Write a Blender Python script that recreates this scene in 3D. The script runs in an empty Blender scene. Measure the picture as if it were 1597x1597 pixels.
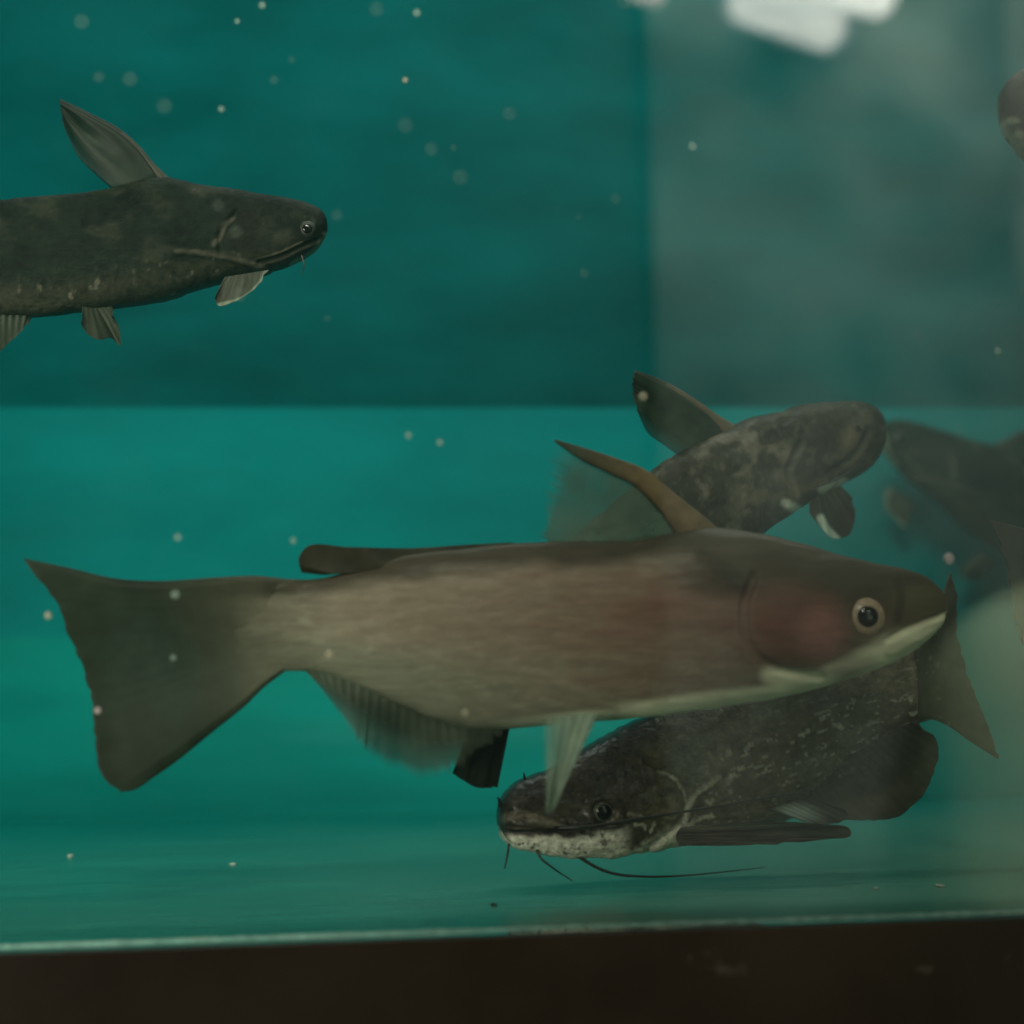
import bpy, math, random
import numpy as np
from mathutils import Vector, Matrix
random.seed(7); rng = np.random.RandomState(7)
R = math.radians
S = bpy.context.scene
COL = S.collection

# ------------------------------------------------------------------ camera
F_PX = 2500.0                       # focal length in photo pixels (photo is 1597 px wide)
CAM_Z = 0.1254
YAW, PITCH, ROLL = R(6.1), R(5.74), R(1.0)
cam_d = bpy.data.cameras.new('camera'); cam = bpy.data.objects.new('camera', cam_d); COL.objects.link(cam)
fwd = Vector((math.sin(YAW)*math.cos(PITCH), math.cos(YAW)*math.cos(PITCH), math.sin(PITCH)))
right = fwd.cross(Vector((0, 0, 1))).normalized(); up = right.cross(fwd)
rr = Matrix.Rotation(ROLL, 3, fwd)  # camera leans a little to the right
right = rr @ right; up = rr @ up
C = Vector((0.0, -0.80, CAM_Z))
M = Matrix((right, up, -fwd)).transposed().to_4x4(); M.translation = C
cam.matrix_world = M
cam_d.sensor_width = 36.0; cam_d.lens = F_PX/1597*36.0
cam_d.clip_start = 0.01; cam_d.clip_end = 60
cam_d.dof.use_dof = True; cam_d.dof.focus_distance = 0.98; cam_d.dof.aperture_fstop = 3.6
S.camera = cam

def project(P):
    v = P-np.array(C); z = v@np.array(fwd)
    return 798.5+F_PX*(v@np.array(right))/z, 798.5-F_PX*(v@np.array(up))/z
def ray(px, py):
    return (fwd + right*((px-798.5)/F_PX) - up*((py-798.5)/F_PX))
class Plane:
    """upright plane in the tank: y depth at image column px0, turned by yaw (degrees)"""
    def __init__(s, px0, py0, y, yaw=0):
        d = ray(px0, py0); t = (y - C.y)/d.y
        s.o = C + d*t
        a = R(yaw); s.n = Vector((math.sin(a), -math.cos(a), 0))   # towards the viewer
        s.t = Vector((math.cos(a), math.sin(a), 0))
        s.mpp = t*d.dot(fwd)/F_PX
    def p(s, px, py, off=0.0):
        d = ray(px, py); t = (s.o + s.n*off - C).dot(s.n)/d.dot(s.n)
        return C + d*t

# ------------------------------------------------------------------ world, lights, exposure
W = bpy.data.worlds.new('World'); S.world = W; W.use_nodes = True
W.node_tree.nodes['Background'].inputs[0].default_value = (0.55, 0.62, 0.6, 1)
W.node_tree.nodes['Background'].inputs[1].default_value = 0.02
S.view_settings.view_transform = 'Standard'; S.view_settings.look = 'None'
S.view_settings.exposure = 0; S.view_settings.gamma = 1
S.cycles.use_denoising = True
S.cycles.volume_bounces = 0; S.cycles.max_bounces = 6; S.cycles.transparent_max_bounces = 24
S.cycles.volume_step_rate = 1

def area(name, loc, target, size, size_y, power, col):
    l = bpy.data.lights.new(name, 'AREA'); l.shape = 'RECTANGLE'; l.size = size; l.size_y = size_y
    l.energy = power; l.color = col
    o = bpy.data.objects.new(name, l); COL.objects.link(o); o.location = loc
    o.rotation_euler = (Vector(target)-Vector(loc)).to_track_quat('-Z', 'Y').to_euler()
    return o
area('tank_light', (0.15, 0.45, 1.12), (0.15, 0.5, 0), 1.3, 0.35, 5.0, (0.92, 1.0, 0.92))
area('room_light', (-0.3, -1.55, 1.62), (0.25, 0.1, 0.1), 0.8, 0.4, 52.0, (1.0, 0.90, 0.74))
area('veil_light', (1.75, -3.6, 2.95), (1.75, -4.5, 2.0), 1.0, 0.3, 75.0, (1.0, 0.96, 0.86))  # unseen light added to brighten the reflected panel from above
area('haze_drum_light', (1.75, -1.6, 1.9), (1.9, -3.7, -0.2), 0.5, 0.5, 190.0, (1.0, 0.98, 0.88))  # unseen light added to brighten the round body's reflection
area('side_fill', (-1.15, -1.15, 0.22), (0.2, 0.12, 0.06), 0.5, 0.5, 42.0, (1.0, 0.90, 0.74))  # fill light added low at the left for the shaded bottom catfish

# ------------------------------------------------------------------ helpers
def tag(o, label=None, cat=None, group=None, kind=None):
    if label: o['label'] = label
    if cat: o['category'] = cat
    if group: o['group'] = group
    if kind: o['kind'] = kind
    return o
def empty(name, loc, label, cat, group=None):
    o = bpy.data.objects.new(name, None); COL.objects.link(o); o.location = loc; o.empty_display_size = 0.02
    return tag(o, label, cat, group)
def mesh_obj(name, verts, faces, mat, parent=None, smooth=True, cols=None, fa=None):
    me = bpy.data.meshes.new(name)
    me.from_pydata([tuple(v) for v in verts], [], faces); me.update()
    if smooth: me.shade_smooth()
    if cols is not None:
        a = me.color_attributes.new('Col', 'FLOAT_COLOR', 'POINT')
        a.data.foreach_set('color', np.asarray(cols, dtype=np.float32).ravel())
    if fa is not None:
        a = me.attributes.new('fa', 'FLOAT', 'POINT'); a.data.foreach_set('value', np.asarray(fa, dtype=np.float32).ravel())
    me.materials.append(mat)
    o = bpy.data.objects.new(name, me); COL.objects.link(o)
    if parent is not None:
        o.parent = parent; o.location = -parent.location
        o.matrix_parent_inverse = Matrix.Identity(4)
    return o
def boxmesh(name, x0, x1, y0, y1, z0, z1, mat, parent=None, bevel=0.0):
    v = [(x, y, z) for x in (x0, x1) for y in (y0, y1) for z in (z0, z1)]
    f = [(0,1,3,2), (4,6,7,5), (0,4,5,1), (2,3,7,6), (0,2,6,4), (1,5,7,3)]
    o = mesh_obj(name, v, f, mat, parent, smooth=False)
    if bevel:
        b = o.modifiers.new('b', 'BEVEL'); b.width = bevel; b.segments = 3
    return o

def cr(pts, n):
    """Catmull-Rom resample of a list of tuples to n samples, by chord length"""
    P = np.array(pts, float)
    if len(P) == 2:
        t = np.linspace(0, 1, n)[:, None]; return P[0]*(1-t)+P[1]*t
    d = np.r_[0, np.cumsum(np.maximum(np.linalg.norm(np.diff(P[:, :2], axis=0), axis=1), 1e-6))]
    tt = np.linspace(0, d[-1], n); out = np.zeros((n, P.shape[1]))
    m = np.zeros_like(P)
    for i in range(len(P)):
        if i == 0: m[i] = (P[1]-P[0])/(d[1]-d[0])
        elif i == len(P)-1: m[i] = (P[-1]-P[-2])/(d[-1]-d[-2])
        else: m[i] = 0.5*((P[i+1]-P[i])/(d[i+1]-d[i]) + (P[i]-P[i-1])/(d[i]-d[i-1]))
    k = np.clip(np.searchsorted(d, tt, side='right')-1, 0, len(P)-2)
    h = d[k+1]-d[k]; u = (tt-d[k])/h
    u_, h_ = u[:, None], h[:, None]
    return ((2*u_**3-3*u_**2+1)*P[k] + (u_**3-2*u_**2+u_)*h_*m[k] + (-2*u_**3+3*u_**2)*P[k+1] + (u_**3-u_**2)*h_*m[k+1])

_tab = rng.rand(256, 256)
def vnoise(x, y):
    xi = np.floor(x).astype(int); yi = np.floor(y).astype(int); xf = x-xi; yf = y-yi
    xf = xf*xf*(3-2*xf); yf = yf*yf*(3-2*yf)
    g = lambda a, b: _tab[a & 255, b & 255]
    return (g(xi, yi)*(1-xf)+g(xi+1, yi)*xf)*(1-yf) + (g(xi, yi+1)*(1-xf)+g(xi+1, yi+1)*xf)*yf
def fbm(x, y, o=4):
    s = 0; a = 0.5
    for i in range(o):
        s = s+a*vnoise(x*2**i+17.3*i, y*2**i+9.1*i); a *= 0.5
    return s/(1-0.5**o)
def sm(a, b, x):
    t = np.clip((x-a)/(b-a), 0, 1); return t*t*(3-2*t)
def mixc(c, c2, f):
    return c*(1-f[:, None]) + np.array(c2)[None, :]*f[:, None]
def dline(x, y, pts):
    """distance to a polyline"""
    best = np.full(x.shape, 1e9)
    for (x0, y0), (x1, y1) in zip(pts[:-1], pts[1:]):
        L = (x1-x0)**2+(y1-y0)**2+1e-9
        t = np.clip(((x-x0)*(x1-x0)+(y-y0)*(y1-y0))/L, 0, 1)
        best = np.minimum(best, np.hypot(x-x0-t*(x1-x0), y-y0-t*(y1-y0)))
    return best
def stroke(x, y, pts, w, rag=0.0, sc=8.0):
    d = dline(x, y, [tuple(q) for q in cr(pts, max(8, 6*len(pts)))])
    if rag: d = d + rag*(fbm(x/sc, y/sc)-0.5)*2
    return 1-sm(w*0.4, w*1.3, d)
def blob(x, y, cx, cy, rx, ry, ang=0, soft=0.5):
    a = R(ang); dx = (x-cx)*math.cos(a)+(y-cy)*math.sin(a); dy = -(x-cx)*math.sin(a)+(y-cy)*math.cos(a)
    return 1-sm(1-soft, 1+soft, np.hypot(dx/rx, dy/ry))

# ------------------------------------------------------------------ materials
class NT:
    def __init__(s, name):
        s.m = bpy.data.materials.new(name); s.m.use_nodes = True; s.t = s.m.node_tree; s.t.nodes.clear()
        s.out = s.n('ShaderNodeOutputMaterial')
    def n(s, typ, **kw):
        x = s.t.nodes.new(typ)
        for k, v in kw.items():
            if hasattr(x, k) and k not in x.inputs: setattr(x, k, v)
            else: x.inputs[k].default_value = v
        return x
    def l(s, a, b): s.t.links.new(a, b)
    def noise(s, scale, detail=4, rough=0.5, vec=None, sc=None):
        x = s.n('ShaderNodeTexNoise'); x.inputs['Scale'].default_value = scale
        x.inputs['Detail'].default_value = detail; x.inputs['Roughness'].default_value = rough
        co = s.n('ShaderNodeTexCoord'); src = co.outputs['Object']
        if sc or vec:
            mp = s.n('ShaderNodeMapping'); mp.inputs['Scale'].default_value = sc or (1, 1, 1)
            if vec: mp.inputs['Rotation'].default_value = vec
            s.l(src, mp.inputs['Vector']); src = mp.outputs['Vector']
        s.l(src, x.inputs['Vector']); return x
    def ramp(s, src, stops):
        x = s.n('ShaderNodeValToRGB'); e = x.color_ramp.elements
        while len(e) < len(stops): e.new(0.5)
        for i, (p, c) in enumerate(stops):
            e[i].position = p; e[i].color = (c, c, c, 1) if isinstance(c, (int, float)) else (*c, 1)
        s.l(src, x.inputs['Fac']); return x
def skin_mat(name, rough=0.38, bump=0.25, scale=220, stretch=(1, 1, 1), var=0.35, speck=None, coat=0.3, spec=0.15):
    t = NT(name); b = t.n('ShaderNodeBsdfPrincipled'); b.inputs['Roughness'].default_value = rough
    b.inputs['Specular IOR Level'].default_value = spec; b.inputs['Coat Weight'].default_value = coat; b.inputs['Coat Roughness'].default_value = 0.25
    at = t.n('ShaderNodeAttribute', attribute_name='Col')
    n1 = t.noise(scale, 5, 0.6, sc=stretch)
    r = t.ramp(n1.outputs['Fac'], [(0.3, 1-var), (0.7, 1+var*0.6)])
    mx = t.n('ShaderNodeMix', data_type='RGBA', blend_type='MULTIPLY'); mx.inputs[0].default_value = 1
    t.l(at.outputs['Color'], mx.inputs[6]); t.l(r.outputs['Color'], mx.inputs[7])
    t.l(mx.outputs[2], b.inputs['Base Color'])
    n2 = t.noise(scale*1.7, 4, 0.65, sc=stretch)
    bp = t.n('ShaderNodeBump'); bp.inputs['Strength'].default_value = bump; bp.inputs['Distance'].default_value = 0.002
    t.l(n2.outputs['Fac'], bp.inputs['Height']); t.l(bp.outputs[0], b.inputs['Normal'])
    t.l(b.outputs[0], t.out.inputs[0]); return t.m
def fin_mat(name, rough=0.45, var=0.14, scale=110):
    t = NT(name); b = t.n('ShaderNodeBsdfPrincipled'); b.inputs['Specular IOR Level'].default_value = 0.12; b.inputs['Roughness'].default_value = rough
    at = t.n('ShaderNodeAttribute', attribute_name='Col')
    n1 = t.noise(scale, 5, 0.6)
    r = t.ramp(n1.outputs['Fac'], [(0.3, 1-var), (0.7, 1+var)])
    mx = t.n('ShaderNodeMix', data_type='RGBA', blend_type='MULTIPLY'); mx.inputs[0].default_value = 1
    t.l(at.outputs['Color'], mx.inputs[6]); t.l(r.outputs['Color'], mx.inputs[7])
    t.l(mx.outputs[2], b.inputs['Base Color'])
    fa = t.n('ShaderNodeAttribute', attribute_name='fa')
    t.l(fa.outputs['Fac'], b.inputs['Alpha'])
    t.l(b.outputs[0], t.out.inputs[0]); return t.m
def plain(name, col, rough=0.5, var=0.0, scale=30, bump=0.0, spec=0.5):
    t = NT(name); b = t.n('ShaderNodeBsdfPrincipled'); b.inputs['Roughness'].default_value = rough
    b.inputs['Specular IOR Level'].default_value = spec
    b.inputs['Base Color'].default_value = (*col, 1)
    if var:
        n1 = t.noise(scale, 5, 0.6)
        r = t.ramp(n1.outputs['Fac'], [(0.3, tuple(c*(1-var) for c in col)), (0.7, tuple(min(1, c*(1+var)) for c in col))])
        t.l(r.outputs['Color'], b.inputs['Base Color'])
        if bump:
            bp = t.n('ShaderNodeBump'); bp.inputs['Strength'].default_value = bump; bp.inputs['Distance'].default_value = 0.002
            t.l(n1.outputs['Fac'], bp.inputs['Height']); t.l(bp.outputs[0], b.inputs['Normal'])
    t.l(b.outputs[0], t.out.inputs[0]); return t.m
def glass_mat(name, tint=(0.97, 0.99, 0.98), film=0.005):
    t = NT(name); tr = t.n('ShaderNodeBsdfTransparent'); tr.inputs[0].default_value = (*tint, 1)
    g = t.n('ShaderNodeBsdfGlossy'); g.inputs['Roughness'].default_value = 0.015
    fr = t.n('ShaderNodeFresnel'); fr.inputs['IOR'].default_value = 1.5
    mx = t.n('ShaderNodeMixShader'); t.l(fr.outputs[0], mx.inputs[0]); t.l(tr.outputs[0], mx.inputs[1]); t.l(g.outputs[0], mx.inputs[2])
    # thin uneven film of grime and dried droplets on the pane
    n1 = t.noise(7, 4, 0.6); r1 = t.ramp(n1.outputs['Fac'], [(0.42, 0.1), (0.72, 1.0)])
    n2 = t.noise(38, 4, 0.6); r2 = t.ramp(n2.outputs['Fac'], [(0.52, 0.0), (0.75, 1.0)])
    ad = t.n('ShaderNodeMath', operation='MULTIPLY_ADD'); ad.inputs[1].default_value = 0.8
    t.l(r2.outputs['Color'], ad.inputs[0]); t.l(r1.outputs['Color'], ad.inputs[2])
    ml = t.n('ShaderNodeMath', operation='MULTIPLY'); ml.inputs[1].default_value = film; t.l(ad.outputs[0], ml.inputs[0])
    df = t.n('ShaderNodeBsdfDiffuse'); df.inputs[0].default_value = (0.16, 0.36, 0.28, 1)
    m2 = t.n('ShaderNodeMixShader'); t.l(ml.outputs[0], m2.inputs[0]); t.l(mx.outputs[0], m2.inputs[1]); t.l(df.outputs[0], m2.inputs[2])
    t.l(m2.outputs[0], t.out.inputs[0]); return t.m
def emis(name, col, st):
    t = NT(name); e = t.n('ShaderNodeEmission'); e.inputs[0].default_value = (*col, 1); e.inputs[1].default_value = st
    n1 = t.noise(40, 4, 0.6, sc=(0.2, 1, 2.2)); r = t.ramp(n1.outputs['Fac'], [(0.38, tuple(c*0.5 for c in col)), (0.58, col)])
    t.l(r.outputs['Color'], e.inputs[0])
    t.l(e.outputs[0], t.out.inputs[0]); return t.m

# ------------------------------------------------------------------ the tank
X0, X1, YB, ZT = -0.75, 1.05, 0.95, 0.98
def teal(name, col, streak=0.15, rough=0.35, bloom=0.25, spec=0.3, graded=False):
    t = NT(name); b = t.n('ShaderNodeBsdfPrincipled'); b.inputs['Roughness'].default_value = rough
    b.inputs['Specular IOR Level'].default_value = spec
    n1 = t.noise(9, 5, 0.55, sc=(0.5, 2.2, 1.4)); n2 = t.noise(45, 5, 0.65, sc=(0.35, 2.4, 1))
    r1 = t.ramp(n1.outputs['Fac'], [(0.3, 1-bloom), (0.7, 1+bloom)])
    r2 = t.ramp(n2.outputs['Fac'], [(0.35, 1-streak), (0.75, 1+streak*1.5)])
    m1 = t.n('ShaderNodeMix', data_type='RGBA', blend_type='MULTIPLY'); m1.inputs[0].default_value = 1
    m2 = t.n('ShaderNodeMix', data_type='RGBA', blend_type='MULTIPLY'); m2.inputs[0].default_value = 1
    m1.inputs[6].default_value = (*col, 1); t.l(r1.outputs['Color'], m1.inputs[7])
    t.l(m1.outputs[2], m2.inputs[6]); t.l(r2.outputs['Color'], m2.inputs[7])
    last = m2.outputs[2]
    if graded:     # floor colour turns pale grey-green towards the right, with an uneven border
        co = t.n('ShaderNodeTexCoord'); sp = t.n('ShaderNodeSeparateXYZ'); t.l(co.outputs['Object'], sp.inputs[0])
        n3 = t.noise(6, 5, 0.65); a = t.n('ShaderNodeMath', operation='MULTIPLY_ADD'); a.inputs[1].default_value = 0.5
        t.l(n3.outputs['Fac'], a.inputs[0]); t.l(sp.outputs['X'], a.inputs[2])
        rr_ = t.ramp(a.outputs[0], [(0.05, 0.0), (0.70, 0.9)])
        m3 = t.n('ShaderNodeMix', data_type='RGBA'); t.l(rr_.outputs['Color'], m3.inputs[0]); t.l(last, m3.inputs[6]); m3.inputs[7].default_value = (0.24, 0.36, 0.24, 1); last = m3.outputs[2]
        # floor colour kept near the pane, darker and less glossy towards the back curve
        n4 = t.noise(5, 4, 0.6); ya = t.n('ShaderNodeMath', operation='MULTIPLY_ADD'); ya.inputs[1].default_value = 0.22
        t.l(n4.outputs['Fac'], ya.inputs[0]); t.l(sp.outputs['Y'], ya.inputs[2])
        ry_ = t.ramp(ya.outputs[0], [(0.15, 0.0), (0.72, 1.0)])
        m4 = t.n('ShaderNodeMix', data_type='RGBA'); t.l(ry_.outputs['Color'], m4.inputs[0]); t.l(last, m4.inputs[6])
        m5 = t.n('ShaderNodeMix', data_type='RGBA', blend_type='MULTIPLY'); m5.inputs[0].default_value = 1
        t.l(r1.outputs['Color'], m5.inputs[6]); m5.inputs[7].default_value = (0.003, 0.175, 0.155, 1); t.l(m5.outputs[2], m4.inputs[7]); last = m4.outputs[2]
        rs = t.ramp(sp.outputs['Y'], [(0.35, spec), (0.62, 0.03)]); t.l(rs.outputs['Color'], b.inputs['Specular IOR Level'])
    t.l(last, b.inputs['Base Color']); t.l(b.outputs[0], t.out.inputs[0]); return t.m
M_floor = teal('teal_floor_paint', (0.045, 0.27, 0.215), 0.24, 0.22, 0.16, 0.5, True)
M_board = teal('teal_board_paint', (0.0005, 0.148, 0.150), 0.05, 0.8, 0.10, 0.05)
M_back = teal('dark_teal_paint', (0.0005, 0.066, 0.070), 0.06, 0.9, 0.3, 0.02)
M_glass = glass_mat('clear_glass')
tank = empty('aquarium', (0.15, 0.45, 0.0), 'glass aquarium with teal lined back and floor holding all the catfish', 'aquarium')
boxmesh('front_glass', X0, X1, -0.012, -0.0005, 0.0, ZT, M_glass, tank)
boxmesh('back_panel', X0, X1, YB, YB+0.012, 0.0, ZT, M_back, tank)
boxmesh('side_panel', X0-0.012, X0-0.0005, 0, YB, 0, ZT, M_back, tank)
boxmesh('side_panel', X1+0.0005, X1+0.012, 0, YB, 0, ZT, M_back, tank)
# floor that curves up into the lighter liner board
def liner():
    pts = [(0.0, 0.0)] + [(0.10*i, 0.0) for i in range(1, 7)]
    yb, rad = 0.85, 0.17
    for i in range(0, 13):
        a = i/12*math.pi/2; pts.append((yb-rad+rad*math.sin(a), rad-rad*math.cos(a)))
    pts.append((yb, 0.30)); pts.append((yb, 0.402)); 
    v = []; f = []; nx = 2
    xs = [X0, X1]
    prof = pts + [(yb+0.012, 0.402), (yb+0.012, -0.008), (0.0, -0.008)]
    for x in xs:
        for y, z in prof: v.append((x, y, z))
    n = len(prof)
    for i in range(n):
        j = (i+1) % n; f.append((i, j, n+j, n+i))
    f.append(tuple(range(n))[::-1]); f.append(tuple(range(n, 2*n)))
    return v, f
lv, lf = liner()
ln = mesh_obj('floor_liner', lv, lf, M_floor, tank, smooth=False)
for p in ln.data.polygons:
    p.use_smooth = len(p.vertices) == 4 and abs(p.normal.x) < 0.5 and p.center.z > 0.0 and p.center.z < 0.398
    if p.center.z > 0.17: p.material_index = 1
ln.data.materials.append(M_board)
# bead of pale silicone / glass edge along the lower front
bv = []; bf = []; nb = 900
for i in range(nb+1):
    x = X0+(X1-X0)*i/nb
    h = 0.0007+0.0007*(fbm(np.array([x*55.0]), np.array([3.3]))[0]-0.4)+0.0005*(vnoise(np.array([x*400.]), np.array([1.]))[0])
    for (y, z) in ((-0.0002, -0.001), (-0.0002, h), (0.0008, h*1.05), (0.0014+h*0.8, 0.0002), (0.0014, -0.001)): bv.append((x, y, z))
for i in range(nb):
    for k in range(5):
        a = i*5+k; b2 = i*5+(k+1) % 5; bf.append((a, b2, b2+5, a+5))
M_bead = plain('pale_silicone', (0.36, 0.62, 0.54), 0.3, 0.35, 120)
mesh_obj('silicone_bead', bv, bf, M_bead, tank)
# water: even volume filling the tank
def water():
    t = NT('murky_water'); v = t.n('ShaderNodeVolumePrincipled')
    v.inputs['Color'].default_value = (0.0, 0.50, 0.50, 1); v.inputs['Density'].default_value = 0.15
    v.inputs['Anisotropy'].default_value = 0.2
    t.l(v.outputs[0], t.out.inputs['Volume']); return t.m
wt = boxmesh('water', X0+0.001, X1-0.001, 0.0, YB-0.001, -0.02, 0.94, water()); tag(wt, kind='structure')
# stand under the tank
def stand_mat():
    t = NT('dark_laminate'); b = t.n('ShaderNodeBsdfPrincipled'); b.inputs['Roughness'].default_value = 0.3
    b.inputs['Specular IOR Level'].default_value = 0.15
    n1 = t.noise(7, 6, 0.6); r1 = t.ramp(n1.outputs['Fac'], [(0.3, (0.003, 0.0026, 0.0014)), (0.75, (0.008, 0.0062, 0.004))])
    n2 = t.noise(34, 3, 0.5); r2 = t.ramp(n2.outputs['Fac'], [(0.70, 0.0), (0.80, 0.35)])
    mx = t.n('ShaderNodeMix', data_type='RGBA'); t.l(r2.outputs['Color'], mx.inputs[0])
    t.l(r1.outputs['Color'], mx.inputs[6]); mx.inputs[7].default_value = (0.045, 0.04, 0.03, 1)
    t.l(mx.outputs[2], b.inputs['Base Color']); t.l(b.outputs[0], t.out.inputs[0]); return t.m
st = empty('tank_stand', (0.15, 0.45, -0.9), 'dark brown smudged stand carrying the aquarium', 'stand')
M_st = stand_mat()
boxmesh('front_rail', X0-0.02, X1+0.02, -0.014, 0.0, -0.14, -0.0012, M_st, st, 0.0006)
boxmesh('cabinet', X0-0.015, X1+0.015, 0.001, YB+0.02, -0.9, -0.0095, M_st, st)

# ------------------------------------------------------------------ the room and added haze shapes, seen only as a reflection in the front glass
def wall_mat():
    t = NT('mottled_veil_paint'); b = t.n('ShaderNodeBsdfPrincipled'); b.inputs['Roughness'].default_value = 0.8
    n1 = t.noise(1.6, 4, 0.55); r1 = t.ramp(n1.outputs['Fac'], [(0.30, (0.03, 0.035, 0.032)), (0.75, (0.26, 0.31, 0.27))])
    t.l(r1.outputs['Color'], b.inputs['Base Color']); t.l(b.outputs[0], t.out.inputs[0]); return t.m
rf = boxmesh('room_floor', -4, 4, -4.5, 2.0, -0.92, -0.9, plain('room_floor_tiles', (0.016, 0.009, 0.007), 0.5, 0.2, 3)); tag(rf, kind='structure')
rw = boxmesh('room_wall', -4, 4, -4.62, -4.5, -0.9, 3.0, plain('dark_wall_paint', (0.005, 0.006, 0.005), 0.8, 0.5, 1.3)); tag(rw, kind='structure')
pp = boxmesh('veil_panel', 1.05, 2.318, -4.49, -4.42, -0.9, 2.9, wall_mat(), None, 0.01)  # unseen panel added so its reflection veils the upper right glass
tag(boxmesh('veil_strip', 2.32, 2.9, -4.49, -4.412, 0.35, 2.9, plain('grey_strip_paint', (0.17, 0.18, 0.16), 0.6, 0.3, 3)), 'added grey upright mirrored as a paler strip at the right edge', 'door frame')  # added upright; its reflection makes the paler strip
tag(pp, 'added tall pale mottled panel that makes a veil in the glass upper right', 'panel')
ct = empty('haze_drum', (2.3, -3.95, -0.9), 'added round cream barrel seen as pale haze in the glass lower right', 'haze_drum')  # made-up round body whose soft shading gives the pale haze
def lathe(name, prof, c, mat, parent, n=64):
    v = []; f = []
    for r, z in prof:
        for k in range(n): a = 2*math.pi*k/n; v.append((c[0]+r*math.cos(a), c[1]+r*math.sin(a), z))
    for i in range(len(prof)-1):
        for k in range(n): f.append((i*n+k, i*n+(k+1) % n, (i+1)*n+(k+1) % n, (i+1)*n+k))
    f.append(tuple(range(n))[::-1]); f.append(tuple((len(prof)-1)*n+k for k in range(n)))
    return mesh_obj(name, v, f, mat, parent)
M_cream = plain('haze_drum_cream', (0.60, 0.72, 0.48), 0.6, 0.3, 2.5)
lathe('drum', [(0.55, -0.9), (0.58, -0.5), (0.60, -0.15), (0.59, 0.0), (0.565, 0.10), (0.52, 0.19), (0.45, 0.27), (0.35, 0.335), (0.24, 0.375)], (2.35, -3.9), M_cream, ct)
lathe('drum_top', [(0.238, 0.376), (0.2, 0.40), (0.02, 0.41)], (2.35, -3.9), M_cream, ct)
def lamp_tube(root, a, b, rad, mat):
    a = Vector(a); b = Vector(b); ax = (b-a); L = ax.length; ax.normalize()
    u = ax.cross(Vector((0, 1, 0))).normalized(); w = ax.cross(u)
    v = []; f = []; prof = []
    for i in range(9): t = i/8*math.pi/2; prof.append((-rad*math.cos(t)*0.8, rad*math.sin(t)))
    for i in range(9): t = i/8*math.pi/2; prof.append((L+rad*math.sin(t)*0.8, rad*math.cos(t)))
    n = 24
    for s, r in prof:
        for k in range(n):
            q = 2*math.pi*k/n; v.append(a+ax*s+(u*math.cos(q)+w*math.sin(q))*max(r, 1e-4))
    for i in range(len(prof)-1):
        for k in range(n): f.append((i*n+k, i*n+(k+1) % n, (i+1)*n+(k+1) % n, (i+1)*n+k))
    return mesh_obj('lamp_tube', v, f, mat, root)
def mirror_pt(px, py, y):
    """point in the room whose reflection in the front glass shows at the pixel"""
    d = ray(px, py); V = Vector((C.x, -C.y-0.012, C.z)); D = Vector((d.x, -d.y, d.z))
    return V + D*((y-V.y)/D.y)
M_lamp = emis('lit_tube', (1.0, 0.97, 0.86), 12.5)
lp = empty('wall_lamp', mirror_pt(1280, -60, -3.9), 'lit white double tube lamp mirrored at the top right of the glass', 'lamp')
lamp_tube(lp, mirror_pt(1165, 0, -3.9), mirror_pt(1290, 42, -3.9), 0.068, M_lamp)
M_glow = NT('lamp_glow'); _e = M_glow.n('ShaderNodeEmission'); _e.inputs[0].default_value = (0.9, 1.0, 0.95, 1); _e.inputs[1].default_value = 2.2  # glowing see-through shell added to soften the tube's bright edge
_t = M_glow.n('ShaderNodeBsdfTransparent'); _m = M_glow.n('ShaderNodeMixShader'); _m.inputs[0].default_value = 0.35
M_glow.l(_t.outputs[0], _m.inputs[1]); M_glow.l(_e.outputs[0], _m.inputs[2]); M_glow.l(_m.outputs[0], M_glow.out.inputs[0])
_s = lamp_tube(lp, mirror_pt(1160, -2, -3.9), mirror_pt(1295, 44, -3.9), 0.088, M_glow.m); _s.name = 'glow_shell'
lamp_tube(lp, mirror_pt(1200, -30, -3.86), mirror_pt(1370, -5, -3.86), 0.062, M_lamp)
pm = mirror_pt(1280, -60, -4.05)
boxmesh('lamp_base', pm.x-0.12, pm.x+0.22, -4.41, -4.02, pm.z-0.06, pm.z+0.02, plain('lamp_metal', (0.3, 0.3, 0.28), 0.4), lp, 0.01)
lp2 = empty('lamp_bulb', mirror_pt(1008, -12, -3.9), 'small lit pinkish bulb mirrored at the top edge of the glass', 'lamp')
lamp_tube(lp2, mirror_pt(990, -22, -3.9), mirror_pt(1022, -10, -3.9), 0.035, emis('lit_bulb', (1.0, 0.82, 0.7), 7.0))

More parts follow.
